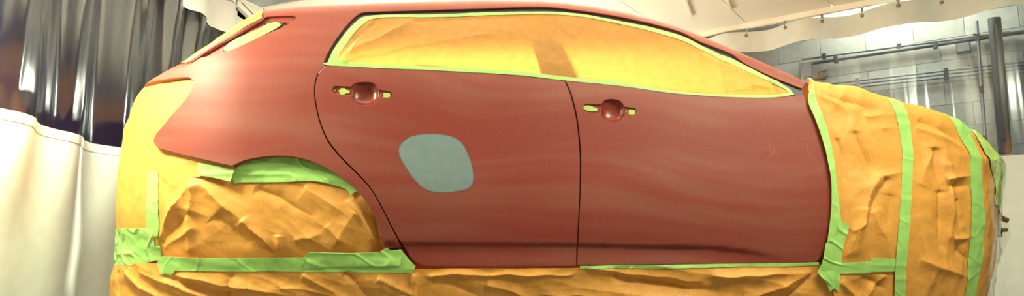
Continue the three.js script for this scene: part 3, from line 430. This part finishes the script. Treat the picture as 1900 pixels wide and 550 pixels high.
paper('brown masking paper strip over the rear window edge beside the pillar', [...[[-1.536,1.289,1],[-1.456,1.317],[-1.356,1.382],[-1.272,1.458],[-1.211,1.514],[-1.171,1.55,1]], ...[[-1.1539,1.4821,1],[-1.2114,1.441],[-1.2679,1.3968],[-1.368,1.3237],[-1.4319,1.2787],[-1.4683,1.2694]]], (s, y) => 0.006 + 0.004 * N(s * 12, y * 12));
// window paper lets the light of the lamp behind the car through
const windowOff = (s, y) => -0.006 + foldSum(WINDOWFOLDS, s, y) * 0.8 + 0.22 * crumple(s, y, 33);
const winPaper = paper('translucent brown masking paper covering both side windows', [[-0.817,1.2411,1],[-0.7949,1.3088],[-0.7501,1.4061],[-0.7036,1.4746],[-0.6684,1.4929],[-0.6243,1.4994],[-0.3758,1.5081],[0.0101,1.5275],[0.2774,1.5212],[0.5069,1.478],[0.7561,1.4088],[0.8767,1.3397],[0.9936,1.2777],[1.098,1.2115],[1.1839,1.1601],[1.2267,1.1282],[1.2441,1.0997,1],[1.1428,1.0871],[0.9639,1.0892],[0.7242,1.1063],[0.4827,1.1441],[0.2298,1.1691],[0.0096,1.1944],[-0.3601,1.2166],[-0.6002,1.2261]], windowOff, M.windowPaper, 0.01);
mesh('folded_hem', sheet([[-0.4332,1.2402,1],[-0.1683,1.2201],[0.1344,1.1937,1],[0.1341,1.174,1],[-0.168,1.2042],[-0.437,1.2215,1]], { step: 0.01, off: (s, y) => windowOff(s, y) + 0.003 }), M.windowPaper, winPaper);
mesh('folded_hem', sheet([[0.2973,1.1799,1],[0.4834,1.1571],[0.7252,1.1191],[0.9291,1.0993,1],[0.9279,1.0865,1],[0.7241,1.1038],[0.4826,1.1415],[0.2967,1.1616,1]], { step: 0.01, off: (s, y) => windowOff(s, y) + 0.003 }), M.windowPaper, winPaper);

// ---------------------------------------------------------------- green masking tape
const tapeWave = (s, y) => 0.003 * Math.max(0, N(s * 10, y * 17, 41)) + 0.006 * Math.max(0, 0.12 - Math.abs(N(s * 7 + y * 3, y * 9, 44))) * 2.5;
function tape(label, pts, off, group, mat = M.tape, crisp = 1) { return tag(mesh('masking_tape', sheet(pts, { step: 0.007, off: (s, y) => off(s, y) + 0.0025 + crisp * tapeWave(s, y), edge: 0.0015, lip: 0.0004 }), mat, scene), label, 'tape', group); }
tape('green tape band down the masked fender from hood to bottom', [[1.6025,1.0747,1],[1.6453,1.0634,1],[1.6641,0.9585],[1.6514,0.8369],[1.6405,0.6589],[1.6347,0.4741],[1.6352,0.3362],[1.6649,0.1013,1],[1.6253,0.1019,1],[1.5975,0.3361],[1.5978,0.4736],[1.606,0.6579],[1.6154,0.8232],[1.6226,0.9558]], (s, y) => Math.max(fender(s, y), nose(s, y)));
tape('green tape band down the nose beside the front corner', [[1.847,1.032,1],[1.916,1.017],[1.991,1.001,1],[1.9488,0.8774],[1.9512,0.7522],[1.9763,0.6308],[1.9985,0.485],[1.9979,0.3384],[2.018,0.1907],[2.0626,0.0891,1],[1.9631,0.0931,1],[1.9267,0.2169],[1.9044,0.3616],[1.9023,0.5051],[1.899,0.6252],[1.8844,0.7457],[1.8811,0.8814],[1.8651,0.9722]], (s, y) => Math.max(nose(s, y), wrap(s, y)) );
tape('short green tape band joining the door tape to the fender band', [[1.4002,0.3657,1],[1.5152,0.3726,1],[1.5162,0.3852,1],[1.6154,0.3845,1],[1.6185,0.3316,1],[1.5215,0.3291,1],[1.5184,0.3245,1],[1.4031,0.3222,1]], (s, y) => Math.max(fender(s, y), lowFront(s, y)) + 0.001);
tape('narrow green tape along the front edge of the front door', [[1.3475,1.1823,1],[1.328,1.1459,1],[1.3329,1.0738],[1.3679,0.9392],[1.3875,0.7961],[1.3936,0.679],[1.4065,0.5457],[1.4048,0.4819,1],[1.3459,0.4318,1],[1.3602,0.5298],[1.3686,0.6328],[1.3683,0.7255],[1.3521,0.8555],[1.3255,0.9682],[1.3001,1.074]], (s, y) => fender(s, y) + 0.002);
tape('loose flap of green tape at the lower front corner of the front door', [[1.4042,0.5435,1],[1.439,0.5229,1],[1.4195,0.45],[1.412,0.4045,1],[1.4099,0.3245,1],[1.4096,0.2485,1],[1.387,0.2647,1],[1.3719,0.2509,1],[1.3524,0.2855,1],[1.3117,0.3291,1],[1.3303,0.368],[1.3408,0.4455,1],[1.3679,0.4728,1]], (s, y) => Math.max(fender(s, y), sill(s, y), lowFront(s, y)) + 0.004, undefined, M.tape, 3);
tape('green tape strip under the bottom edge of the front door', [[0.2933,0.3497,1],[0.8154,0.3566],[1.3211,0.3657,1],[1.3264,0.3543,1],[0.8152,0.3429],[0.2934,0.3406,1]], (s, y) => Math.max(0.001, sill(s, y)));
tape('green tape line along the rear masking paper under the wheel arch', [[-1.4372,0.3924,1],[-1.2621,0.3864],[-0.8923,0.3885,1],[-0.8684,0.4113,1],[-0.5677,0.407],[-0.4803,0.4233,1],[-0.4472,0.3818],[-0.4143,0.3497,1],[-0.4335,0.3245,1],[-0.7479,0.3291],[-1.2637,0.3315],[-1.4176,0.3342,1],[-1.4361,0.3109,1],[-1.4648,0.3227,1],[-1.4772,0.311,1],[-1.5097,0.3605,1],[-1.4906,0.3931,1]], (s, y) => Math.max(arch(s, y), lowRear(s, y)));
tape('wrinkled overlapping piece of green tape near the front of the wheel arch', [[-0.8683,0.4136,1],[-0.7198,0.409],[-0.5677,0.4115,1],[-0.5539,0.423,1],[-0.5355,0.4323,1],[-0.5264,0.4186,1],[-0.471,0.421,1],[-0.4795,0.3543,1],[-0.7214,0.3543],[-0.894,0.3451,1]], (s, y) => Math.max(arch(s, y), lowRear(s, y)) + 0.006, undefined, M.tape, 2);
tape('upright green tape strip on the rear bumper paper', [[-1.5865,0.772,1],[-1.5252,0.7665,1],[-1.5108,0.6192],[-1.5151,0.478,1],[-1.5959,0.4806,1],[-1.579,0.6232]], (s, y) => Math.max(bumper(s, y), arch(s, y) + 0.027));
tape('wide crumpled green tape wrapped round the rear bumper corner', [[-2.012,0.538,1],[-1.6526,0.5214],[-1.5139,0.5179,1],[-1.5182,0.4405,1],[-1.4898,0.4352,1],[-1.5005,0.3792,1],[-1.6727,0.3575],[-2.012,0.362,1]], (s, y) => Math.max(bumper(s, y), lowRear(s, y) - 0.008, arch(s, y)) + 0.002, undefined, M.tape, 3);
tape('green tape piece left of the wheel arch lip', [[-1.3379,0.7952,1],[-1.2629,0.7784],[-1.2003,0.7632,1],[-1.2129,0.7094,1],[-1.2699,0.7267],[-1.3342,0.7404,1]], (s, y) => Math.max(bumper(s, y), arch(s, y)) + 0.002, undefined, M.tape, 2);
tape('green tape following the inside of the wheel arch lip', [[-1.2081,0.768,1],[-1.1638,0.8056],[-1.0996,0.8269],[-1.0064,0.834],[-0.9053,0.8246],[-0.803,0.7843],[-0.7121,0.7255],[-0.6548,0.6697,1],[-0.6826,0.6651],[-0.7008,0.6466,1],[-0.7199,0.6744],[-0.7575,0.6906],[-0.8652,0.7139],[-1.0069,0.7092],[-1.1809,0.7092,1],[-1.2012,0.7023,1],[-1.2136,0.7258,1]], (s, y) => arch(s, y) + 0.004, undefined, M.tape, 2.5);
tape('green tape along the top edge of the window paper', [[-0.8263,1.2384,1],[-0.8046,1.3088],[-0.7578,1.409],[-0.7089,1.4775],[-0.6737,1.4959],[-0.6246,1.5024],[-0.376,1.5111],[0.0101,1.529],[0.2775,1.5227],[0.5071,1.481],[0.7564,1.4117],[0.8771,1.3426],[0.994,1.2806],[1.0985,1.2143],[1.1819,1.1628],[1.229,1.1281],[1.2485,1.0971,1],[1.2323,1.0997,1],[1.2033,1.1309],[1.0897,1.1896],[0.9734,1.2578],[0.8603,1.328],[0.744,1.391],[0.5009,1.4659],[0.2769,1.509],[0.0101,1.5152],[-0.3751,1.496],[-0.6232,1.4874],[-0.6616,1.475],[-0.7187,1.4093],[-0.7684,1.309],[-0.7887,1.2465,1]], windowOff, undefined, M.tape, 0.4);
tape('green tape along the lower edge of the window paper', [[-0.8433,1.241,1],[-0.7892,1.2518,1],[-0.6009,1.2367],[-0.3606,1.2272],[0.0096,1.2077],[0.2301,1.1796],[0.4832,1.1545],[0.7248,1.114],[0.9644,1.0943],[1.1437,1.0948],[1.2401,1.1048,1],[1.2485,1.0971,1],[1.1424,1.0833],[0.9636,1.0854],[0.7239,1.1013],[0.4823,1.1363],[0.2296,1.1626],[0.0096,1.1879],[-0.3598,1.21],[-0.5998,1.2196],[-0.8233,1.2318,1]], (s, y) => Math.max(windowOff(s, y) + 0.002, 0), undefined, M.tape, 0.3);
tape('thin green tape line between rear window paper and pillar recess', [[-1.1533,1.4786,1],[-1.1476,1.4747,1],[-1.2053,1.432],[-1.2609,1.3846],[-1.3594,1.3133],[-1.4261,1.269],[-1.4592,1.2608,1],[-1.4636,1.2649,1],[-1.4302,1.2737],[-1.3633,1.3179],[-1.264,1.3889],[-1.2083,1.4362]], () => 0.010, undefined, M.tape, 0.2);
tape('pale tape patch over the lamp opening in the rear pillar', [[-1.2927,1.3268],[-1.274,1.3539],[-1.1548,1.4317],[-1.1219,1.4553],[-1.0808,1.4613],[-1.0635,1.4464],[-1.0803,1.4287],[-1.1884,1.3564],[-1.2666,1.3112]], () => -0.008, undefined, M.paleTape, 0.3);
const slotOff = () => -0.0075;
tape('jagged pale tape patch in the left slot of the rear door handle', [[-0.7704,1.1141,1],[-0.7587,1.1178,1],[-0.7579,1.1253,1],[-0.7401,1.1265,1],[-0.7325,1.1179,1],[-0.7182,1.1154,1],[-0.7176,1.1031,1],[-0.7342,1.1018,1],[-0.7434,1.0957,1],[-0.7602,1.0993,1],[-0.763,1.1092,1]], slotOff, undefined, M.paleTape, 0);
tape('small pale tape patch in the right slot of the rear door handle', [[-0.568,1.1044,1],[-0.5442,1.1044],[-0.5368,1.0945],[-0.5435,1.0835],[-0.5673,1.0847,1]], slotOff, undefined, M.paleTape, 0);
tape('pale oval tape patch in the left slot of the front door handle', [[0.3126,1.0385],[0.327,1.0471],[0.3483,1.0459,1],[0.3623,1.0386,1],[0.3741,1.0361,1],[0.3762,1.0239,1],[0.3501,1.0202],[0.3265,1.0251]], slotOff, undefined, M.paleTape, 0);
tape('small pale tape patch in the right slot of the front door handle', [[0.5136,1.0289,1],[0.5349,1.0277],[0.5417,1.0191],[0.5366,1.0069],[0.5129,1.0081,1]], slotOff, undefined, M.paleTape, 0);
tape('pale green tape over the upper front corner of the masked nose', [[2.062,0.988,1],[2.54,0.84],[2.464,0.888,1],[2.464,0.733],[2.464,0.64,1],[2.0599,0.6377,1],[2.0556,0.7512],[1.9968,0.8585]], (s, y) => wrap(s, y) + 0.004, undefined, M.paleTape, 2);

// clear plastic film bunched round the front corner, and the bracket that pokes through it
tag(mesh('plastic_film', sheet([[1.9404,0.826,1],[2.464,0.906,1],[2.464,0.601],[2.464,0.08,1],[2.0626,0.0891,1],[2.0363,0.2893],[2.024,0.4861],[1.9941,0.6322]], { step: 0.012, off: (s, y) => 0.03 + 0.5 * crumple(s, y, 51) + 0.8 * crumple(s * 1.7, y * 0.8, 57) }), M.film, scene), 'clear crumpled plastic film hanging round the front corner of the car', 'plastic film');
{
  const b = thing('lamp_bracket', 'dark bracket with two bolts sticking out of the front corner', 'bracket');
  const p = [[2.423,0.629],[2.476,0.607],[2.522,0.585],[2.414,0.547],[2.467,0.534],[2.512,0.539],[2.459,0.607],[2.458,0.547]], z = -0.6;
  const P = (i, dz = 0) => [p[i][0], p[i][1], z + dz];
  mesh('upper_bolt', tube([P(0), P(1), P(2)], 0.013, 10), M.brass, b);
  mesh('lower_bolt', tube([P(3), P(4), P(5)], 0.011, 10), M.brass, b);
  mesh('plate', new RoundedBoxGeometry(0.03, 0.15, 0.05, 2, 0.004).translate((p[6][0] + p[7][0]) / 2, (p[6][1] + p[7][1]) / 2, z), M.black, b);
  for (const [i, t] of [[1, 0.026], [4, 0.024]]) mesh('nut', new THREE.CylinderGeometry(t, t, 0.018, 6).rotateZ(Math.PI / 2).translate(...P(i)), M.pipeDark, b);
  const f = [[2.452,0.69],[2.52,0.591],[2.526,0.547],[2.437,0.369]].map((q) => [q[0], q[1]]);
  const tri = [[f[0], f[1]], [f[2], f[3]]];
  const film = grid(10, 14, (u, v) => { const a = f[0], c = f[3], m = v < 0.5 ? f[1] : f[2], w = Math.sin(Math.PI * v), x0 = a[0] + (c[0] - a[0]) * v, y0 = a[1] + (c[1] - a[1]) * v; return [x0 + (m[0] - x0 + 0.004) * u * w, y0 + (m[1] - y0) * u * w * 0.3, z + 0.035 + 0.012 * N(u * 4, v * 6, 3) - 0.03 * u]; });
  mesh('film_flap', film, M.film, b);
}
renderer.render(scene, camera);
